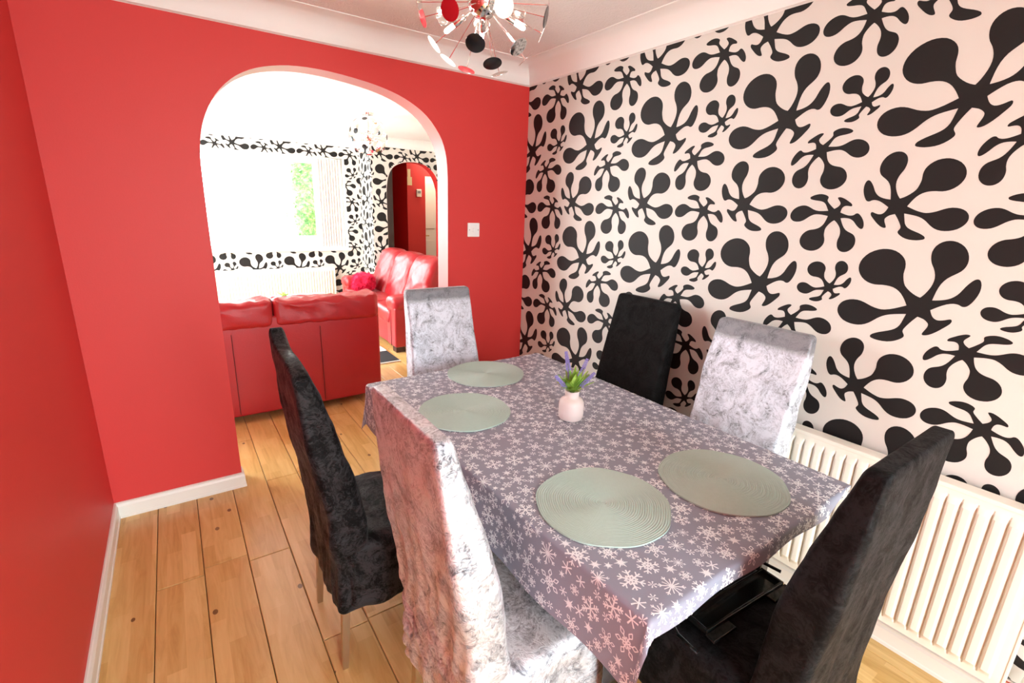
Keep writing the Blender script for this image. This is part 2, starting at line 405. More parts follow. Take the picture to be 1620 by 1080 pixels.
# ------------------------------------------------------------------ floor planks
fl = struct(MB().box(-.9, 4.9, YF-.1, 6.2, -.06, -.012).build('floor', M['wood_gap']), 'varnished light oak plank floor')
random.seed(5)
PW = .1665; rows = {}
def plank_mesh(L):
    key = round(L, 3)
    if key not in rows:
        b = .0013; y0, y1 = b, L-b; x0, x1 = b, PW-b; e = .0025
        v = [(x0, y0, -.012), (x1, y0, -.012), (x1, y1, -.012), (x0, y1, -.012), (x0, y0, -e), (x1, y0, -e), (x1, y1, -e), (x0, y1, -e), (x0+e, y0+e, 0), (x1-e, y0+e, 0), (x1-e, y1-e, 0), (x0+e, y1-e, 0)]
        f = [(0, 1, 5, 4), (1, 2, 6, 5), (2, 3, 7, 6), (3, 0, 4, 7), (4, 5, 9, 8), (5, 6, 10, 9), (6, 7, 11, 10), (7, 4, 8, 11), (8, 9, 10, 11)]
        me = bpy.data.meshes.new('plank'); me.from_pydata(v, [], f); me.materials.append(M['wood']); rows[key] = me
    return rows[key]
def lay(x, ya, yb, first):
    y = ya; L = first
    while y < yb-.02:
        L2 = min(L, yb-y)
        o = bpy.data.objects.new('plank', plank_mesh(L2)); COL.objects.link(o); o.location = (x, y, 0); o.parent = fl
        y += L2; L = 1.25
known = {3: -.672-YF, 4: -1.263-YF, 1: -.666-YF}       # visible end joints: distance from the front wall
for i in range(-4, 28):
    x = -.0015+i*PW
    if x+PW/2 < XR and x > -.02:
        f = known.get(i, random.uniform(.2, 1.2)) % 1.25
        lay(x, YF, 4.54, f if f > .1 else 1.25)
    else:
        lay(x, T, 4.54, random.uniform(.3, 1.2))

# ------------------------------------------------------------------ setting: living room and hall
WX0, WX1, WZ0, WZ1 = .05, 2.53, .885, 2.135
u_w, v_w = (1.519+.3118) % TU, 1.2595
mb = MB().box(LX0-.14, WX0, YW, YW+.30, -.05, 2.6).box(WX1, XS+.01, YW, YW+.30, -.05, 2.6).box(WX0, WX1, YW, YW+.30, -.05, WZ0).box(WX0, WX1, YW, YW+.30, WZ1, 2.6)
splats(mb, [(LX0, WX0, 0, 2.33), (WX1, XS, 0, 2.33), (WX0, WX1, .0, WZ0), (WX0, WX1, WZ1, 2.33)], u_w, v_w, lambda u, v: (u, YW-.0006, v), 1)
struct(mb.build('wall_living_window', [M['paper'], M['ink']], recalc=False), 'far papered wall around the bright living-room window')
# arch wall facing the dining room, with the hall doorway
HA = [(2.955, 0), (2.955, .8), (2.955, 1.62), (2.962, 1.78), (2.985, 1.90), (3.03, 2.0), (3.11, 2.07), (3.24, 2.115), (3.38, 2.126), (3.52, 2.108), (3.64, 2.04), (3.725, 1.93), (3.775, 1.80), (3.79, 1.65), (3.79, .8), (3.79, 0)]
HS = arch_smooth(HA); nh = len(HS)
poly = [(XS, 0)]+HS+[(LX1, 0), (LX1, 2.6), (XS, 2.6)]
mb = MB(); mb.prism(poly, lambda u, v, d: (u, d, v), YA, YA+.16, 0, side=lambda i: 1 if 1 <= i < nh else 0)
strips = []
for k in range(40):
    xa = 2.955+.835*k/40; xb = xa+.835/40; xm = (xa+xb)/2
    zs = [b[1] for a, b in zip(HS, HS[1:]) if min(a[0], b[0])-.012 <= xm <= max(a[0], b[0])+.012]
    strips.append((xa, xb, max(zs)+.002, 2.33))
splats(mb, [(XS, 2.953, 0, 2.33), (3.792, LX1, 0, 2.33)]+strips, (3.232+.3118) % TU, v_w-.012, lambda u, v: (u, YA-.0006, v), 2)
struct(mb.build('wall_living_arch', [M['paper'], M['red'], M['ink']], recalc=False), 'papered living-room wall with red-lined arch to the hall')
mb = MB().box(XS, XS+.02, YA+.162, YW+.30, -.05, 2.6)
splats(mb, [(-YW, -YA, 0, 2.33)], .12, v_w-.3, lambda u, v: (XS-.0006, -u, v), 1)
struct(mb.build('wall_living_step', [M['paper'], M['ink']], recalc=False), 'narrow papered return beside the living-room window')
struct(MB().box(LX0-.14, LX0, T-.14, 1.3, -.05, 2.6).box(LX0-.14, LX0, 3.9, YW, -.05, 2.6).box(LX0-.14, LX0, 1.3, 3.9, -.05, .7).box(LX0-.14, LX0, 1.3, 3.9, 2.2, 2.6).build('wall_living_left', M['cream']))
struct(MB().box(LX0-.10, LX0-.06, 1.3, 3.9, .7, .76).box(LX0-.10, LX0-.06, 1.3, 3.9, 2.14, 2.2).box(LX0-.10, LX0-.06, 1.3, 1.36, .76, 2.14).box(LX0-.10, LX0-.06, 3.84, 3.9, .76, 2.14).build('added_window_3', M['plastic']))  # unseen window frame, made up to go with the side fill
struct(MB().box(LX1, LX1+.14, 0, 6.3, -.05, 2.6).build('wall_living_right', M['cream']))
struct(MB().box(LX0-.14, -.14, 0, T, -.05, 2.6).box(XR+.14, LX1, 0, T, -.05, 2.6).build('wall_living_near', M['cream']))
struct(MB().box(LX0-.14, LX1+.14, T, 6.3, ZC, 2.6).build('ceiling_living', M['ceil']), 'white ceiling of the living room')
def cove_line(name, pts):
    prof = [(.0, ZW-.004), (.006, ZW), (.012, ZW+.002), (.014, ZW+.012)]+[(.118-.104*math.cos(a*PI/16), ZW+.012+.098*math.sin(a*PI/16)) for a in range(1, 8)]+[(.112, ZC-.006), (.124, ZC-.004), (.124, ZC+.003), (0, ZC+.003)]
    V = []; F = []; n = len(prof)
    for (x, y, nx, ny) in pts: V += [(x+nx*p, y+ny*p, z) for p, z in prof]
    for k in range(len(pts)-1):
        for i in range(n):
            j = (i+1) % n; F.append((k*n+i, k*n+j, (k+1)*n+j, (k+1)*n+i))
    return struct(MB().add(V, F).build(name, M['cove'], smooth=35))
cove_line('trim_2', [(LX0, YW, 1, -1), (XS, YW, -1, -1), (XS, YA, -1, -1), (LX1, YA, -1, -1)])
# hall beyond the arch
struct(MB().box(2.79, LX1, 6.2, 6.34, -.05, 2.6).build('wall_hall_back', M['red']))
struct(MB().box(3.66, 3.98, 5.0, 6.2, -.01, ZC).build('wall_hall_pier', M['red']), 'red hall wall corner behind the far arch')
struct(MB().box(XS, 2.785, YW+.30, 6.34, -.15, 2.6).build('wall_outside', M['render']))
struct(MB().box(2.79, 2.9, YA+.165, 6.2, -.05, 2.6).build('wall_hall_left', M['red']))
dr = struct(MB().bbox(3.985, 4.58, 5.24, 5.28, .006, 2.02, .003).build('door_1', M['cream']), 'cream panelled hall door with brass handle')
for (xa, xb, za, zb) in ((4.06, 4.26, 1.15, 1.92), (4.32, 4.52, 1.15, 1.92), (4.06, 4.26, .2, .95), (4.32, 4.52, .2, .95)):
    MB().bbox(xa, xb, 5.228, 5.241, za, zb, .006).build('door_panel', M['cream'], dr)
mb = MB().bbox(4.025, 4.05, 5.218, 5.2405, .93, 1.13, .004).tube([(4.037, 5.225, 1.03), (4.037, 5.19, 1.03), (4.13, 5.185, 1.03)], .008, 8)
mb.build('door_handle', M['brass'], dr, smooth=True)['label'] = 'brass lever handle'
struct(MB().box(3.98, 4.6, 5.28, 5.34, -.01, ZC).build('wall_hall_door', M['red']))
bd = tag(MB().bbox(2.99, 3.26, 4.60, 4.64, .006, 2.06, .004).build('brown_door', M['brown']), 'dark brown wooden door standing open in the hall', 'door')
th = thing('thermostat', 'small cream wall thermostat on the red hall wall', 'thermostat', (3.86, 4.999, 1.735))
MB().bbox(-.045, .045, -.026, 0, -.06, .06, .006).build('thermostat_body', M['cream'], th)
MB().bbox(-.028, .028, -.029, -.026, -.005, .035, .001).build('display', M['grey_plastic'], th)
pc = thing('pinned_card', 'cream paper notices pinned on the red hall wall', 'notice', (3.69, 4.998, 1.98))
MB().box(-.025, .055, -.004, 0, -.13, .0).build('lower_sheet', M['yellow'], pc)
MB().box(-.02, .03, -.006, -.004, -.01, .12).build('upper_sheet', M['yellow'], pc)

# living-room window
YG = YW+.17
w1 = struct(MB().box(WX0, WX1, YG-.03, YG+.03, WZ0, WZ0+.055).box(WX0, WX1, YG-.03, YG+.03, WZ1-.055, WZ1).box(WX0, WX0+.055, YG-.03, YG+.03, WZ0+.055, WZ1-.055).box(WX1-.055, WX1, YG-.03, YG+.03, WZ0+.055, WZ1-.055).build('window_1', M['plastic']), 'white framed living-room window in bright daylight')
for xm in (.86, 1.81, 2.175):
    MB().bbox(xm-.035, xm+.035, YG-.035, YG+.035, WZ0+.05, WZ1-.05, .006).build('mullion', M['plastic'], w1)
for (xa, xb) in ((WX0+.055, .825), (.895, 1.775), (1.845, 2.14), (2.21, WX1-.055)):
    MB().box(xa-.004, xb+.004, YG-.004, YG+.004, WZ0+.05, WZ1-.05).build('pane', M['glass'], w1)
    if xa > 1.8 and xa < 2.0:
        mb = MB(); e = .03
        mb.bbox(xa, xb, YG-.04, YG-.01, WZ0+.055, WZ0+.055+e+.1, .004).bbox(xa, xb, YG-.04, YG-.01, WZ1-.055-e, WZ1-.055, .004)
        mb.build('sash_rail', M['plastic'], w1)
MB().bbox(WX0-.03, WX1+.03, YW-.03, YG-.02, WZ0-.022, WZ0+.006, .006).build('window_sill', M['plastic'], w1)
mc = M['sheer'] = mk('white_sheer_fabric', (.86, .85, .82), .8)
cu_ = MB(); V = []; F = []; n = 60
for z in (WZ0+.03, WZ1-.02):
    V += [(2.16+.33*i/n, YG-.10+.016*math.sin(i*.95), z) for i in range(n+1)]
V += [(x, y+.003, z) for x, y, z in V]
q = n+1
for i in range(n):
    F += [(i, i+1, q+i+1, q+i), (2*q+i, 3*q+i, 3*q+i+1, 2*q+i+1)]
tag(cu_.add(V, F).build('curtain', mc, smooth='all', recalc=False), 'narrow white curtain hanging at the side of the living-room window', 'curtain')
# patio doors behind the camera
w2 = struct(MB().box(.1, 1.8, YF-.10, YF-.04, 2.08, 2.14).box(.1, .16, YF-.10, YF-.04, .05, 2.08).box(1.74, 1.8, YF-.10, YF-.04, .05, 2.08).box(.1, 1.8, YF-.10, YF-.04, -.01, .05).build('window_2', M['plastic']))
MB().bbox(.91, .99, YF-.105, YF-.035, .04, 2.09, .005).build('mullion', M['plastic'], w2)
# outside
struct(MB().box(-14, 18, YW+.30, 26, -.25, -.15).build('ground_front', M['ground']))
struct(MB().box(-14, 18, -20, YF-.14, -.25, -.15).build('ground_rear', M['ground']))
random.seed(11)
hb = thing('hedge', 'tall green leafy hedge outside the living-room window', 'hedge', (3.44, 8.2, -.15))
mb = MB().rbox((0, 0, 1.4), (1.0, .5, 1.4), .35, (26, 12, 30), 4, warp=lambda v: [v[0]+.12*fb(v, 2.2), v[1]+.12*fb((v[1], v[2], v[0]), 2.2), max(0, v[2]+.1*fb((v[2], v[0], v[1]), 2.2))])
mb.build('foliage_core', M['hedge'], hb, smooth='all')
mb = MB()
for k in range(3500):
    p = Vector((random.uniform(-1.05, 1.05), random.uniform(-.58, -.35), random.uniform(.05, 2.85))); a = Vector((random.gauss(0, 1), random.gauss(0, 1), random.gauss(0, 1))).normalized(); b2 = a.orthogonal().normalized(); s_ = random.uniform(.02, .045)
    mb.add([p-a*s_, p+b2*s_*.45, p+a*s_, p-b2*s_*.45], [(0, 1, 2, 3)])
mb.build('leaves', M['hedge'], hb, recalc=False)['kind'] = 'stuff'

# ------------------------------------------------------------------ dining table with cloth
QA, QB, QC, QD = Vector((1.04, -.752)), Vector((2.005, -.735)), Vector((1.995, -2.302)), Vector((1.085, -2.302))
LW, LL = .945, 1.56; ZT = .755
def table_xy(s, t):      # s 0..LW left->right, t 0..LL far->near
    a, b = s/LW, t/LL
    return QA.lerp(QB, a).lerp(QD.lerp(QC, a), b)
tb = thing('dining_table', 'rectangular dining table with white marble-look top and black legs under a snowflake cloth', 'table', (1.53, -1.52, 0))
O = Vector((1.53, -1.52, 0))
def tp(s, t, z): q = table_xy(s, t); return (q.x-O.x, q.y-O.y, z)
mb = MB()
e = .004
pl = [tp(e, e, 0), tp(LW-e, e, 0), tp(LW+.006, LL+.004, 0), tp(e, LL-.002, 0)]
V = [(x, y, z) for z in (.722, .7525) for (x, y, _) in pl]
mb.add(V, [(0, 1, 2, 3), (4, 5, 6, 7), (0, 1, 5, 4), (1, 2, 6, 5), (2, 3, 7, 6), (3, 0, 4, 7)]).build('tabletop', M['marble'], tb)
mb = MB()
for s0, t0, s1, t1 in ((.12, .12, LW-.16, .12), (.12, LL-.15, LW-.16, LL-.15), (.12, .12, .12, LL-.15), (LW-.16, .12, LW-.16, LL-.15)):
    a, b2 = tp(s0, t0, .69), tp(s1, t1, .69); mb.box(min(a[0], b2[0])-.012, max(a[0], b2[0])+.012, min(a[1], b2[1])-.012, max(a[1], b2[1])+.012, .68, .722)
mb.build('apron', M['gloss_black'], tb)
for (s, t) in ((.12, .12), (LW-.16, .12), (.12, LL-.15), (LW-.16, LL-.15)):
    a = tp(s, t, 0); MB().bbox(a[0]-.028, a[0]+.028, a[1]-.028, a[1]+.028, 0, .7225, .006).build('leg', M['gloss_black'], tb)
# cloth
OVL, OVR, OVF, OVN = .200, .06, .12, .050
RC = .013
def hang(d):             # overhang length -> (outward, down)
    if d <= 0: return 0., 0.
    a = d/RC
    if a < PI/2: return RC*math.sin(a), RC*(1-math.cos(a))
    return RC+.06*(d-RC*PI/2), RC+(d-RC*PI/2)*.995
def cloth(s, t, lift=0.0):
    ov = OVL*(1+.10*math.sin(t*5.2+.6)+.05*math.sin(t*11)) ; 
    a = -s if s < 0 else (s-LW if s > LW else 0); b = -t if t < 0 else (t-LL if t > LL else 0)
    d = math.hypot(a, b); q = table_xy(min(max(s, 0), LW), min(max(t, 0), LL))
    o, dn = hang(d)
    if d > 1e-9:
        sx = (-1 if s < 0 else 1)*a/d; sy = (1 if t < 0 else -1)*b/d
        rip = .006*math.sin(t*17+s*3)*min(1, d/.1) if a > b else .004*math.sin(s*19)*min(1, d/.05)
        if a > 0 and b > 0: rip += .02*math.sin(2*math.atan2(b, a))*d/.2
        x = q.x+sx*(o+rip); y = q.y+sy*(o+rip)
    else: x, y = q.x, q.y
    z = ZT-dn+.0012*fb((s*1.0, t*1.0, 3.1), 5.0, 3)*(1 if d == 0 else 0)
    return Vector((x, y, z+lift))
def cloth_n(s, t):
    h = .003; n = (cloth(s+h, t)-cloth(s-h, t)).cross(cloth(s, t-h)-cloth(s, t+h)); return n.normalized()
def limit(s, t):         # the cloth rides up at the near right corner
    if t > LL: t = LL+(t-LL)*max(.12, min(1, (LW-.02-s)/.14))
    if s > LW: s = LW+(s-LW)*max(.35, min(1, (LL-t)/.14))
    return s, t
def axis(a, b, ov0, ov1, step):
    A = []
    x = -ov0
    while x < -.0225: A.append(x); x += .012
    A += [-.0205, -.016, -.012, -.008, -.004, 0]
    n = int(b/step); A += [b*i/n for i in range(1, n+1)]
    A += [b+y for y in (.004, .008, .012, .016, .0205)]
    x = b+.03
    while x < b+ov1: A.append(x); x += .012
    if ov1 > .021: A.append(b+ov1)
    return A
AS_, AT_ = axis(0, LW, OVL, OVR, .022), axis(0, LL, OVF, OVN, .022)
V = [cloth(*limit(s, t)) for t in AT_ for s in AS_]; ns = len(AS_)
F = [(j*ns+i, j*ns+i+1, (j+1)*ns+i+1, (j+1)*ns+i) for j in range(len(AT_)-1) for i in range(ns-1)]
mb = MB().add(V, F, 0)
# snowflake print
random.seed(21)
flakes = []; cell = {}
def fits(s, t, r):
    ci, cj = int(s//.07), int(t//.07)
    for i in range(ci-1, ci+2):
        for j in range(cj-1, cj+2):
            for (a, b, q) in cell.get((i, j), ()):
                if (a-s)**2+(b-t)**2 < (q+r)**2*.92: return False
    return True
for (R, tries) in ((.031, 420), (.024, 900), (.0165, 5000), (.0115, 9000)):
    for k in range(tries):
        s, t = random.uniform(-OVL+.01, LW+OVR-.01), random.uniform(-OVF+.01, LL+OVN-.008)
        r = R*random.uniform(.9, 1.08)
        if limit(s, t) != (s, t): continue
        if fits(s, t, r): cell.setdefault((int(s//.07), int(t//.07)), []).append((s, t, r)); flakes.append((s, t, r))
def strip(P, x0, y0, x1, y1, w0, w1, n):
    """tapered stroke as quads in flake space"""
    dx, dy = x1-x0, y1-y0; L = math.hypot(dx, dy) or 1; nx, ny = -dy/L, dx/L; pts = []
    for i in range(n+1):
        f = i/n; w = (w0+(w1-w0)*f)/2; cx, cy = x0+dx*f, y0+dy*f; pts += [(cx+nx*w, cy+ny*w), (cx-nx*w, cy-ny*w)]
    P.append(pts)
def design(kind):
    P = []
    n = 6
    for k in range(n):
        a = k*PI/3; c, s_ = math.cos(a), math.sin(a)
        def st(x0, y0, x1, y1, w0, w1=None, m=1): strip(P, c*x0-s_*y0, s_*x0+c*y0, c*x1-s_*y1, s_*x1+c*y1, w0, w1 if w1 else w0, m)
        if kind == 0: st(0, 0, 1, 0, .16, .24, 2)
        elif kind == 1:
            st(0, 0, 1, 0, .13, .13, 3)
            for q, l in ((.45, .34), (.72, .28)):
                for sg in (-1, 1): st(q, 0, q+l*.6, sg*l*.8, .11)
        elif kind == 2: st(0, 0, .98, 0, .42, .05, 2); strip(P, 0, 0, .62*math.cos(a+PI/6), .62*math.sin(a+PI/6), .16, .05, 2)
        elif kind == 3:
            st(0, 0, .50, 0, .10, .10, 2)
            for sg in (-1, 1): st(.48, 0, .70, sg*.17, .08); st(.70, sg*.17, 1.0, 0, .08); st(.18, 0, .36, sg*.17, .08)
        elif kind == 4: st(.1, 0, 1, 0, .09, .09, 3); strip(P, 0, 0, .7*math.cos(a+PI/6), .7*math.sin(a+PI/6), .08, .08, 2); st(.7, 0, .88, .16, .08); st(.7, 0, .88, -.16, .08)
        elif kind == 5:
            st(0, 0, .95, 0, .12, .12, 3)
            for sg in (-1, 1): st(.30, 0, .42, sg*.26, .09); st(.60, 0, .85, sg*.30, .10)
            st(.28, -.16, .28, .16, .08)
        elif kind == 6: st(.12, 0, .95, 0, .10, .34, 2)
    return P
DES = [design(k) for k in range(7)]
for (s, t, r) in flakes:
    d = random.choice((1, 3, 5, 5, 1, 3, 4)) if r > .02 else (random.choice((1, 2, 4, 5, 0, 2)) if r > .0145 else random.choice((0, 0, 6, 2, 6)))
    a = random.uniform(0, PI/3); c, s_ = math.cos(a)*r, math.sin(a)*r
    sc = 1
    flat = r < s < LW-r and r < t < LL-r
    for pts in DES[d]:
        W3 = []
        for (x, y) in pts:
            ss, tt = limit(s+c*x-s_*y, t+s_*x+c*y)
            ss = max(-OVL, ss); tt = max(-OVF, min(LL+OVN, tt))
            W3.append(cloth(ss, tt)+Vector((0, 0, .0007)) if flat else cloth(ss, tt)+cloth_n(ss, tt)*.0009)
        n = len(pts)//2
        mb.add(W3, [(2*i, 2*i+1, 2*i+3, 2*i+2) for i in range(n-1)], 1)
tc = mb.build('tablecloth', [M['cloth'], M['flake']], smooth=60, recalc=False)
tag(tc, 'grey tablecloth printed with white snowflakes over the dining table', 'tablecloth')

# placemats
def placemat(x, y, R, seed, label):
    rnd = random.Random(seed); ph = rnd.uniform(0, 6)
    V = [(0, 0, .0042)]; F = []; n = 96; rings = []
    nr = 30
    for k in range(1, nr*3+1):
        q = k/(nr*3); rings.append((q, (.0026+.0022*(.5+.5*math.cos(2*PI*k/3)))))
    rings += [(1.0, .0002)]
    for (q, z) in rings:
        for i in range(n):
            a = 2*PI*i/n; rr = R*q*(1+.012*math.sin(2*a+ph)+.008*math.sin(5*a+ph*2)+.006*math.sin(9*a))
            V.append((rr*math.cos(a), rr*math.sin(a), z))
    for i in range(n): F.append((0, 1+i, 1+(i+1) % n))
    for k in range(len(rings)-1):
        for i in range(n):
            j = (i+1) % n; b0 = 1+k*n; b1 = 1+(k+1)*n; F.append((b0+i, b1+i, b1+j, b0+j))
    o = MB().add(V, F).build('placemat', M['mat'], smooth=50, loc=(x, y, ZT+.0016)); return tag(o, label, 'placemat', 'round sage placemats on the table')
placemat(1.566, -.895, .185, 1, 'round sage green woven placemat beside the silver chair at the table end by the archway')
placemat(1.258, -1.235, .182, 2, 'round sage green woven placemat between the front silver chair back and the flower vase')
placemat(1.279, -1.975, .183, 3, 'round sage green woven placemat on the table corner above the light velvet chair seat')
placemat(1.678, -2.080, .185, 4, 'round sage green woven placemat in front of the black chair with the hanger')

# vase with lavender
vz = ZT+.0015
va = thing('flower_vase', 'small pale pink ceramic vase of artificial lavender on the tablecloth', 'vase', (1.578, -1.50, vz))
prof = [(.036, 0), (.043, .003), (.047, .010), (.0485, .03), (.0485, .055), (.047, .070), (.041, .081), (.032, .087), (.027, .091), (.0265, .104), (.028, .113), (.0285, .116), (.0255, .116), (.024, .108), (.023, .10)]
MB().lathe(prof, 40).build('vase_body', M['pink'], va, smooth=50)
random.seed(4)
for k in range(38):
    a = k*2.4; L = random.uniform(.06, .105); tilt = random.uniform(.35, 1.05) if k > 8 else random.uniform(.05, .4); w = random.uniform(.008, .014)
    d = Vector((math.cos(a)*math.sin(tilt), math.sin(a)*math.sin(tilt), math.cos(tilt))); side = Vector((-math.sin(a), math.cos(a), 0)); b0 = Vector((math.cos(a)*.006, math.sin(a)*.006, .112))
    V = []; n = 7
    for i in range(n):
        f = i/(n-1); p = b0+d*L*f+Vector((0, 0, -.018*f*f*math.sin(tilt))); ww = w*math.sin(PI*min(.98, .12+.86*f))
        nn = d.cross(side)*.0022
        V += [p-side*ww, p+nn, p+side*ww]
    F = [x for i in range(n-1) for x in ((3*i, 3*i+1, 3*i+4, 3*i+3), (3*i+1, 3*i+2, 3*i+5, 3*i+4))]
    MB().add(V, F).build('leaf', M['leaf'], va, smooth='all', recalc=False)
for (dx, dy, L) in ((-.024, .010, .185), (.034, -.012, .155), (-.055, .0, .115), (.038, -.03, .115), (.010, .035, .135)):
    tip = Vector((dx, dy, .10+L-.06)); MB().tube([(0, 0, .10), (dx*.4, dy*.4, .10+(L-.06)*.5), tip], .0016, 6).build('stem', M['stem'], va)
    mb = MB(); d = (tip-Vector((0, 0, .10))).normalized()
    for i in range(13):
        f = i/12; p = tip+d*(-.028+.07*f); r = .0075*(1-.6*f)
        for q in range(5):
            a = q*2*PI/5+i*.6; o_ = d.orthogonal().normalized(); o_.rotate(Matrix.Rotation(a, 3, d)); c_ = p+o_*r
            mb.add([c_-o_*.004, c_+d*.006, c_+o_*.0045+d*.002, c_+d.cross(o_)*.0035, c_-d.cross(o_)*.0035], [(0, 3, 1), (0, 1, 4), (2, 1, 3), (2, 4, 1), (0, 4, 2, 3)])
    mb.build('bloom', M['lav'], va)

# ------------------------------------------------------------------ slip-covered dining chairs
REAR = [(.22, .004), (.45, 0), (.64, -.018), (.81, -.047), (.96, -.066), (1.12, -.078)]
THK = [(.22, .10), (.55, .105), (.77, .100), (.90, .085), (1.0, .066), (1.06, .052), (1.12, .040)]
def chair(label, x, y, rz, mat, seed, top=1.11, wt=.185, wb=.205, lean=1.0, amp=1.0, ears=(0, 0), folds='v', legs=None, sd=.455):
    t = thing('dining_chair', label, 'chair', (x, y, 0), rz)
    sv = seed*7.3; z0 = .235; H = top-z0
    def warp(v):
        f, w, z = v           # f -1..1 thickness, w -1..1, z world
        zz = z
        hw = wb+(wt-wb)*max(0, min(1, (z-.5)/(top-.5)))
        hw *= 1+.03*math.sin(z*9+seed)*amp
        ww = w*hw
        if z > top-.10:
            e_ = ears[0]*max(0, w)**3+ears[1]*max(0, -w)**3
            zz = z+e_*(z-(top-.10))/.10
        th = lerp(THK, z); rr = lerp(REAR, z)*lean
        return [rr+(f*.5+.5)*th, ww, zz]
    mb = MB()
    # rounded box in normalised space then warped
    def nw(v): return warp((v[0]/.05, v[1]/.2, v[2]))
    mb.rbox((0, 0, (z0+top)/2), (.05, .2, H/2), .019, (4, 34, 62), 3, warp=nw)
    def displace(o, kind):
        me = o.data; nrm = [v.normal.copy() for v in me.vertices]
        for v, n in zip(me.vertices, nrm):
            p = v.co
            if kind == 'back':
                lower = max(0, min(1, (1.0-p.z)/.5)); topf = max(.15, min(1, (top-p.z)/.08))
                d = .0075*amp*lower*(1-abs(noise.noise(Vector((p.x*5+sv, p.y*13+p.z*2.2, p.z*2.6)))*2.2))
                d += .0035*amp*fb((p.x+sv, p.y*1.2, p.z*.8), 11, 3)*topf
                if folds == 'f': d += .010*lower*max(0, math.sin(p.y*62+p.z*16+1.1*math.sin(p.z*7)))**2*(.6+.4*noise.noise(Vector((p.y*5, p.z*4, sv))))
                if folds == 'd' and p.z < .62:
                    k = max(0, min(1, (.62-p.z)/.12)); d += k*.013*math.sin((p.z*1.0-p.y*.75)*85)*(.5+.5*noise.noise(Vector((p.y*6, p.z*6, sv))))
            else:
                d = .006*amp*(1-abs(noise.noise(Vector((p.x*9+sv, p.y*9, p.z*3)))*2.0))+.003*amp*fb((p.x+sv, p.y, p.z), 12, 3)
                if p.z < .42: d += .005*amp*math.sin(p.x*31+p.y*23+sv)
            v.co = p+n*d
        me.update()
    bk = mb.build('back_cover', mat, t, smooth='all'); displace(bk, 'back')
    def sw(v):
        f, w, z = v; k = max(0, (z-.40)/.09)
        zz = z+.012*(1-(w/.22)**2)*k*(1-((f-.27)/.24)**2)
        fl = 1+.05*max(0, (.45-z)/.2)
        return [.03+(f-.03)*(1+.02*max(0, (.45-z)/.2)), w*fl, zz]
    mb = MB().rbox(((.03+sd)/2, 0, (.245+.488)/2), ((sd-.03)/2, .21, (.488-.245)/2), .03, (24, 24, 14), 3, warp=sw)
    st_ = mb.build('seat_cover', mat, t, smooth='all'); displace(st_, 'seat')
    for (f, w, df, dw) in ((.03, .165, -.02, .006), (.03, -.165, -.02, -.006), (sd-.045, .17, .006, .004), (sd-.045, -.17, .006, -.004)):
        MB().tube([(f, w, .30), (f+df*.5, w+dw*.5, .15), (f+df, w+dw, 0)], [.019, .0165, .0135], 4, square=True).build('leg', legs or M['legmetal'], t)
    return t
chair('silver crushed velvet chair with its back to the plain red wall', .815, -1.875, 0, M['silver'], 1, top=1.115, amp=1.3, folds='d')
chair('black crushed velvet chair in front of the red sofa back', .690, -1.240, .0, M['black'], 2, top=1.085, amp=1.6, ears=(.055, -.03))
chair('silver crushed velvet chair at the table end beside the archway', 1.545, -.465, -PI/2-.03, M['silver_band'], 3, top=1.105, amp=.5)
chair('plain black velvet chair against the splat wallpaper', 2.275, -1.20, PI, M['black_plain'], 4, top=1.12, amp=.35)
chair('silver crushed velvet chair between the splat wallpaper and the table', 2.245, -1.815, PI, M['silver_band'], 5, top=1.115, amp=1.2, folds='f')
chair('black velvet chair with a plastic hanger lying on its seat', 1.545, -2.495, PI/2, M['black_fuzzy'], 6, top=1.105, lean=.7, amp=.8)
# plastic hanger on that seat
hg = thing('plastic_hanger', 'glossy black plastic hanger lying on the black chair seat', 'hanger', (1.55, -2.245, .508), -.06)
M['hang'] = mk('clear_black_plastic', (.01, .012, .012), .08)
mb = MB().bbox(-.17, .17, -.034, -.026, 0, .016, .002).bbox(-.17, .17, .026, .034, 0, .016, .002).bbox(-.17, -.162, -.03, .03, 0, .016, .002).bbox(.162, .17, -.03, .03, 0, .016, .002).bbox(-.165, .165, -.028, .028, .001, .004, .001)
mb.build('clip_bar', M['hang'], hg)
for xa in (-.13, .13): MB().bbox(xa-.045, xa+.045, -.060, -.034, 0, .009, .002).build('clip', M['hang'], hg)
pts = [(-.235, -.06, .006), (-.235, .0, .006), (-.20, .075, .006), (-.10, .105, .006), (.10, .105, .006), (.20, .075, .006), (.215, .0, .006)]
MB().tube(pts, .005, 8).build('outer_wire', M['hang'], hg, smooth=True)
MB().tube([(-.05+.05*math.cos(a*PI/8)*1.0, .034+.045*math.sin(a*PI/8), .007) for a in range(9)], .003, 8).build('hook', M['hang'], hg, smooth=True)

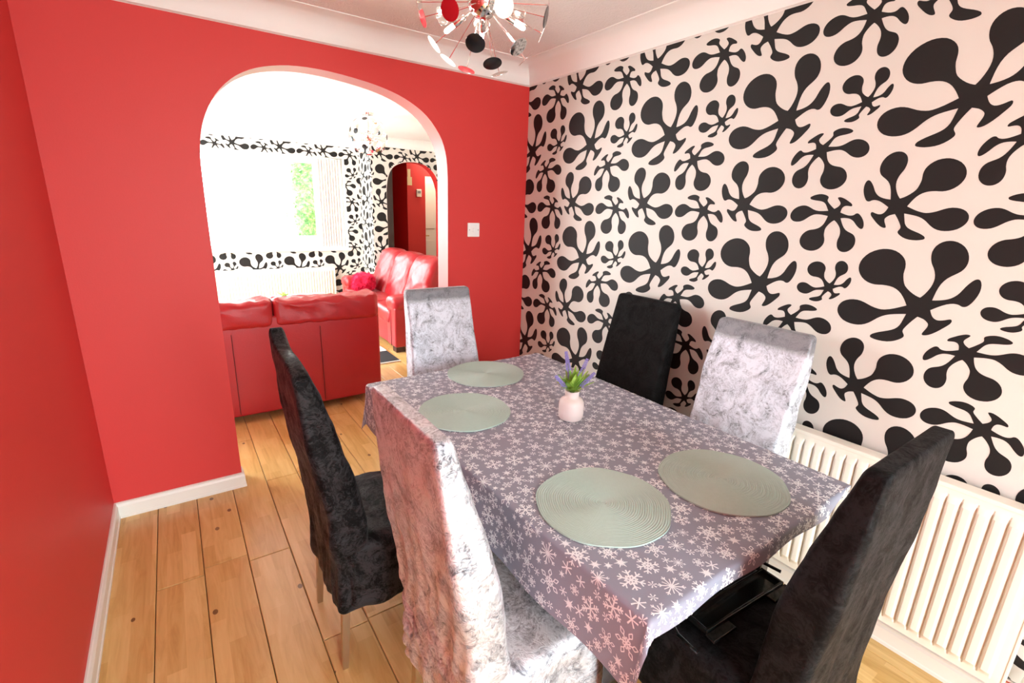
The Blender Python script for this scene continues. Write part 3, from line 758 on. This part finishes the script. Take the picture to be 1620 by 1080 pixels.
# ------------------------------------------------------------------ radiators
def radiator(label, loc, rz, Wd, Hh, pitch=.0365):
    """front faces local -y; origin at floor below the left end on the wall"""
    t = thing('radiator', label, 'radiator', loc, rz)
    n = int((Wd-.05)/pitch); m0 = (Wd-n*pitch)/2; z0, z1 = .135, .135+Hh
    # front panel: pressed flutes
    us = []; D = -.078
    us.append((0, D+.002)); us.append((.004, D-.0)); us.append((m0-.002, D))
    for k in range(n):
        u = m0+k*pitch
        us += [(u+.001, D+.001), (u+.0045, D-.010), (u+.010, D-.013), (u+pitch*.5, D-.0135), (u+pitch-.010, D-.013), (u+pitch-.0045, D-.010), (u+pitch-.001, D+.001)]
    us += [(Wd-m0+.002, D), (Wd-.004, D), (Wd, D+.002)]
    zs = [(z0, 0), (z0+.022, 0), (z0+.032, .35), (z0+.045, 1), (z1-.045, 1), (z1-.032, .35), (z1-.022, 0), (z1, 0)]
    V = [(u, D+(d-D)*k, z) for (z, k) in zs for (u, d) in us]; q = len(us)
    F = [(j*q+i, j*q+i+1, (j+1)*q+i+1, (j+1)*q+i) for j in range(len(zs)-1) for i in range(q-1)]
    MB().add(V, F).build('front_panel', M['rad'], t, smooth=25, recalc=False)
    MB().bbox(0, Wd, -.075, -.045, z0, z1, .004).build('body', M['rad'], t)
    mb = MB().bbox(-.002, Wd+.002, -.082, -.026, z1-.004, z1+.012, .003)
    mb.build('top_grille', M['rad'], t)
    for u in (-.002, Wd-.006): MB().bbox(u, u+.008, -.080, -.028, z0+.01, z1-.002, .002).build('side_panel', M['rad'], t)
    for u in (.12, Wd-.12): MB().bbox(u-.02, u+.02, -.046, -.001, z0+.05, z1-.08, .002).build('bracket', M['rad'], t)
    mb = MB().tube([(Wd, -.055, z0+.03), (Wd+.05, -.055, z0+.03)], .010, 10).tube([(Wd+.05, -.055, z0+.05), (Wd+.05, -.055, .0)], .0085, 10)
    mb.build('valve_pipe', M['chrome'], t, smooth=True)
    MB().lathe([(.012, 0), (.020, .004), (.021, .02), (.019, .035), (.012, .038)], 20, (Wd+.05, -.055, z0+.04)).build('valve_cap', M['plastic'], t, smooth=True)
    MB().lathe([(.012, 0), (.017, .004), (.016, .022), (.010, .025)], 16, (-.045, -.055, z0+.035)).build('lockshield_cap', M['plastic'], t, smooth=True)
    MB().tube([(.0, -.055, z0+.03), (-.045, -.055, z0+.03), (-.045, -.055, .0)], .0085, 10).build('return_pipe', M['chrome'], t, smooth=True)
    return t
radiator('cream fluted panel radiator on the splat wallpaper beside the table', (XR, -1.925, 0), -PI/2, .785, .585)
radiator('white panel radiator under the living-room window', (.72, YW, 0), 0, 1.57, .49)

# light switch
sw_ = thing('light_switch', 'square white light switch on the red wall beside the archway', 'switch', (2.006, 0, 1.392))
MB().bbox(-.044, .044, -.009, 0, -.044, .044, .004).build('plate', M['plastic'], sw_)
MB().bbox(-.009, .009, -.013, -.008, -.014, .014, .003).build('rocker', M['plastic'], sw_)
for x in (-.032, .032): MB().tube([(x, -.0095, 0), (x, -.008, 0)], .003, 10).build('screw', M['chrome'], sw_)

# ------------------------------------------------------------------ ceiling lamps
def lamp(label, loc, R, discs, ncap=6, seed=0, dr=.031, caps=None):
    """loc = centre of the ball; discs = list of (direction, material)"""
    t = thing('ceiling_lamp', label, 'lamp', loc)
    zc = ZC-loc[2]
    MB().lathe([(.055, zc-.022), (.06, zc-.012), (.06, zc)], 28).build('ceiling_rose', M['chrome'], t, smooth=40)
    MB().tube([(0, 0, .04), (0, 0, zc-.02)], .007, 10).build('rod', M['chrome'], t, smooth=True)
    r0 = .052
    MB().lathe([(r0*math.sin(a*PI/16)+1e-4, -r0*math.cos(a*PI/16)) for a in range(17)], 32).build('ball', M['chrome'], t, smooth='all')
    for d, mat in discs:
        d = Vector(d).normalized(); q = d.to_track_quat('Z', 'Y').to_matrix().to_4x4()
        rd = MB().tube([d*.045, d*(R-.001)], .0016, 6).build('spoke', M['chrome'], t)
        MB().lathe([(dr*.9, 0), (dr, .0008), (dr, .0016), (dr*.9, .0024)], 28, (0, 0, R), M=q).build('disc', mat, rd, smooth=40)
    rnd = random.Random(seed)
    for k in range(ncap):
        a = 2*PI*k/ncap+.35; el = (-.62, -.1, -.5)[k % 3]; d = Vector((math.cos(a)*math.cos(el), math.sin(a)*math.cos(el), math.sin(el)))
        if caps: d = caps[k]
        q = d.to_track_quat('Z', 'Y').to_matrix().to_4x4()
        h_ = MB().lathe([(.0045, .04), (.0045, .075), (.0095, .078), (.0105, .082), (.0105, .118), (.009, .12)], 16, M=q).build('lampholder', M['chrome'], t, smooth=40)
        MB().lathe([(.006, .119), (.0075, .124), (.0075, .15), (.0055, .156), (.002, .158)], 14, M=q).build('capsule_bulb', M['bulb'], h_, smooth=50)
    return t
def pix_dir(px, py, c, R, near=True):
    d = (fw+rt*((px-810)/FPX)-up*((py-540)/FPX)).normalized(); oc = CAM-Vector(c); b = oc.dot(d); h = b*b-(oc.dot(oc)-R*R)
    if h < 0: p = CAM-d*b
    else: p = CAM+d*(-b+(-math.sqrt(h) if near else math.sqrt(h)))
    return (p-Vector(c)).normalized()
LC = (1.335, -1.205, 2.185); LR = .215
dl = [(712, 15, 1, 'disc_red'), (752, 68, 1, 'disc_black'), (820, 74, 1, 'chrome'), (797, 10, 1, 'disc_white'), (863, 27, 1, 'disc_black'), (779, 100, 1, 'disc_black'),
      (669, 27, 0, 'disc_red'), (738, 110, 0, 'disc_red'), (687, 70, 0, 'disc_white'), (709, 95, 0, 'disc_white'), (790, 116, 0, 'chrome'), (834, 98, 0, 'chrome'), (862, 55, 0, 'disc_white'),
      (762, 38, 0, 'chrome'), (700, 25, 0, 'chrome'), (820, 25, 0, 'chrome'), (664, 3, 0, 'chrome'), (868, 8, 0, 'chrome')]
discs = [(pix_dir(a, b, LC, LR, c), M[m_]) for a, b, c, m_ in dl]
random.seed(9)
def fill(discs, n, gap=.5, zmax=.75):
    D = [Vector(d).normalized() for d, _ in discs]; k = 0; mats = ('disc_red', 'chrome', 'disc_black', 'disc_white', 'chrome')
    while len(discs) < n and k < 4000:
        k += 1; d = Vector((random.gauss(0, 1), random.gauss(0, 1), random.gauss(0, 1))).normalized()
        if d.z > zmax or any((d-e_).length < gap for e_ in D): continue
        D.append(d); discs.append((d, M[mats[len(discs) % 5]]))
    return discs
upper = fill(list(discs), 32, .42, .8)
upper = upper[:len(discs)]+[x for x in upper[len(discs):] if x[0].z > -.05]
lamp('chrome sputnik ceiling lamp with red black and white discs over the dining table', LC, LR, upper, seed=1, caps=[pix_dir(703, 52, LC, .15), pix_dir(836, 50, LC, .15), pix_dir(762, 60, LC, .15, False), Vector((.3, .9, .5)).normalized(), Vector((-.8, -.1, .55)).normalized(), Vector((.75, -.5, .5)).normalized()])
lamp('chrome sputnik ceiling lamp with small discs in the living room', (2.158, 2.38, 2.195), .185, fill([], 34, .40, .8), seed=2, dr=.026)

# ------------------------------------------------------------------ living-room furniture
def wr(seed, amp, sc=7, stretch=(1, 1, 1)):
    def w(v):
        q = (v[0]*stretch[0]+seed, v[1]*stretch[1], v[2]*stretch[2]); d = amp*fb(q, sc, 3); return [v[0]+d*.5, v[1]+d, v[2]+d]
    return w
# loveseat with its back to the dining room: local x along its length, back at y=0
s1 = thing('red_sofa', 'red leather two-seat sofa standing with its back to the archway', 'sofa', (.91, .85, 0))
hw = .75
bp = MB().rbox((0, .075, .41), (hw, .07, .35), .02, (12, 2, 6), 3, warp=lambda v: [v[0], v[1]-.012*(1-(v[0]/hw)**2), v[2]]).build('back_panel', M['leather'], s1, smooth='all')
for xs in (-.27, .02, .30):
    MB().rbox((xs, -.0115, .37), (.0022, .003, .29), .002, (1, 1, 6), 1).build('seam', M['seam'], bp)
for (xa, xb, sd_) in ((-hw+.005, -.002, 1), (.002, hw-.005, 2)):
    cxx, hx = (xa+xb)/2, (xb-xa)/2
    def pw(v, cxx=cxx, hx=hx, sd_=sd_):
        k = (v[0]-cxx)/hx; zz = v[2]; e_ = .020*fb((v[0]*1.6+v[2]*1.5+sd_*3, v[1]*2, v[2]*.8), 9, 3)
        if v[2] > .80: zz += .028*abs(k)**6-.006+e_
        return [v[0], v[1]-.008+e_*.6, zz]
    MB().rbox((cxx, .090, .775), (hx, .105, .095), .045, (22, 4, 4), 5, warp=pw).build('back_cushion', M['leather'], s1, smooth='all')
    MB().rbox((cxx*.93, .50, .37), (hx*.86, .34, .085), .05, (14, 12, 3), 4, warp=wr(sd_, .008)).build('seat_cushion', M['leather'], s1, smooth='all')
for sg in (-1, 1):
    MB().rbox((sg*(hw-.09), .50, .33), (.09, .38, .27), .06, (4, 10, 8), 4, warp=wr(sg*2, .008)).build('arm', M['leather'], s1, smooth='all')
MB().rbox((0, .48, .17), (hw-.1, .36, .12), .02, (4, 4, 2), 2).build('base', M['leather'], s1, smooth=40)
for sx in (-hw+.08, hw-.08):
    for sy in (.06, .80): MB().bbox(sx-.03, sx+.03, sy-.03, sy+.03, 0, .065, .004).build('foot', M['brown'], s1)
# three-seat sofa along the right, its length along world y (local x -> +y), back towards +x
s2 = thing('red_sofa', 'red leather three-seat sofa with a furry cushion beside the papered wall', 'sofa', (3.10, 2.90, 0), PI/2)
# local x = along +y, local y = towards -x (front);  front face at y=.90
hw = .95
MB().rbox((0, .08, .42), (hw, .08, .36), .04, (8, 2, 6), 3).build('back_panel', M['leather'], s2, smooth='all')
for k in range(3):
    xa = -hw+.14+k*(2*hw-.28)/3; hx = (2*hw-.28)/6; cxx = xa+hx
    def bw(v, cxx=cxx, hx=hx, k=k):
        z = (v[2]-.40)/.57; rec = .30*(1-z)                      # raked back
        w_ = .018*fb((v[0]*.8+k*5, v[1], v[2]*2.2+v[0]*1.5), 9, 3)
        puff = .03*(1-((v[0]-cxx)/hx)**2)*math.sin(PI*max(0, min(1, z)))
        return [v[0], v[1]+rec*.75+puff+w_, v[2]+.03*(1-((v[0]-cxx)/hx)**4)*max(0, z)-.02]
    MB().rbox((cxx, .27, .685), (hx-.002, .10, .285), .07, (16, 4, 16), 5, warp=bw).build('back_cushion', M['leather'], s2, smooth='all')
    MB().rbox((cxx, .63, .375), (hx-.002, .28, .085), .055, (10, 10, 3), 4, warp=wr(k*2.2, .010)).build('seat_cushion', M['leather'], s2, smooth='all')
for sg in (-1, 1):
    xx = sg*(hw-.12)
    ar = MB().rbox((xx, .47, .28), (.12, .42, .215), .02, (3, 6, 6), 2).build('arm', M['leather'], s2, smooth=50)
    MB().rbox((xx, .47, .53), (.135, .44, .075), .07, (6, 14, 2), 5, warp=wr(sg*3, .010)).build('arm_pad', M['leather'], ar, smooth='all')
    MB().bbox(xx-.003, xx+.003, .886, .894, .07, .46, .001).build('seam', M['seam'], ar)
MB().rbox((0, .47, .18), (hw-.2, .40, .12), .02, (4, 4, 2), 2).build('base', M['leather'], s2, smooth=40)
for sx in (-hw+.09, hw-.09):
    for sy in (.08, .82): MB().bbox(sx-.05, sx+.05, sy-.05, sy+.05, 0, .068, .004).build('foot', M['brown'], s2)
# furry cushion
random.seed(3)
cu = thing('furry_cushion', 'shaggy magenta cushion on the three-seat sofa by the far arm', 'cushion', (2.345, 3.345, .565), 1.25)
mb = MB().rbox((0, 0, .012), (.20, .13, .085), .08, (10, 8, 2), 5, warp=lambda v: [v[0]+.03*fb(v, 9), v[1]+.03*fb((v[1], v[0], v[2]), 9), v[2]+.03*fb((v[2], v[1], v[0]), 9)])
mb.build('cushion_body', M['fur'], cu, smooth='all')
vs_ = list(mb.v); mb = MB()
for k in range(2600):
    p = Vector(random.choice(vs_)); n = Vector((p.x/.2, p.y/.13, p.z/.085)).normalized(); n = (n+Vector((random.gauss(0, .4), random.gauss(0, .4), random.gauss(0, .4)))).normalized(); s_ = n.orthogonal().normalized()*.003; p += s_*random.uniform(-4, 4)
    mb.add([p-s_, p+s_, p+n*random.uniform(.018, .035)], [(0, 1, 2)])
mb.build('fur', M['fur'], cu, recalc=False)['kind'] = 'stuff'
# rug
rg = thing('rug', 'black and white bordered rug on the living-room floor', 'rug', (1.40, 2.42, .0))
MB().bbox(-.757, .757, -.72, .72, .0005, .012, .004).build('border', M['rug_black'], rg)
MB().bbox(-.757, .757, -.34, .72, .012, .0165, .003).build('centre_field', M['rug_white'], rg)
MB().bbox(-.757, .757, -.735, -.715, .0005, .014, .004).build('edge_binding', M['rug_white'], rg)
# coffee table with small plant
ct = thing('coffee_table', 'low white coffee table behind the two-seat sofa', 'table', (1.40, 3.12, .0165))
MB().bbox(-.45, .45, -.26, .26, .425, .450, .006).build('tabletop', M['plastic'], ct)
for sx in (-.4, .4):
    for sy in (-.21, .21): MB().bbox(sx-.025, sx+.025, sy-.025, sy+.025, 0, .426, .004).build('leg', M['plastic'], ct)
pp = thing('potted_plant', 'tiny green plant with a yellow tip on the coffee table', 'plant', (1.362, 3.13, .4670))
MB().lathe([(.024, 0), (.034, .006), (.036, .022), (.030, .024)], 20).build('dish', M['soil'], pp, smooth=40)
for k, (a, L, tl) in enumerate(((2.9, .085, .9), (.2, .06, 1.1), (1.6, .06, .5), (4.2, .055, .7), (5.3, .05, .5), (3.4, .05, .3))):
    d = Vector((math.cos(a)*math.sin(tl), math.sin(a)*math.sin(tl), math.cos(tl)))
    MB().tube([(0, 0, .02), d*L*.5+Vector((0, 0, .026)), d*L+Vector((0, 0, .02))], [.006, .010, .003], 7).build('leaf', M['leaf'], pp, smooth='all')
MB().lathe([(.003, -.008), (.009, -.003), (.009, .004), (.003, .009)], 12, (-.066, .016, .085)).build('flower', M['yellow'], pp, smooth='all')
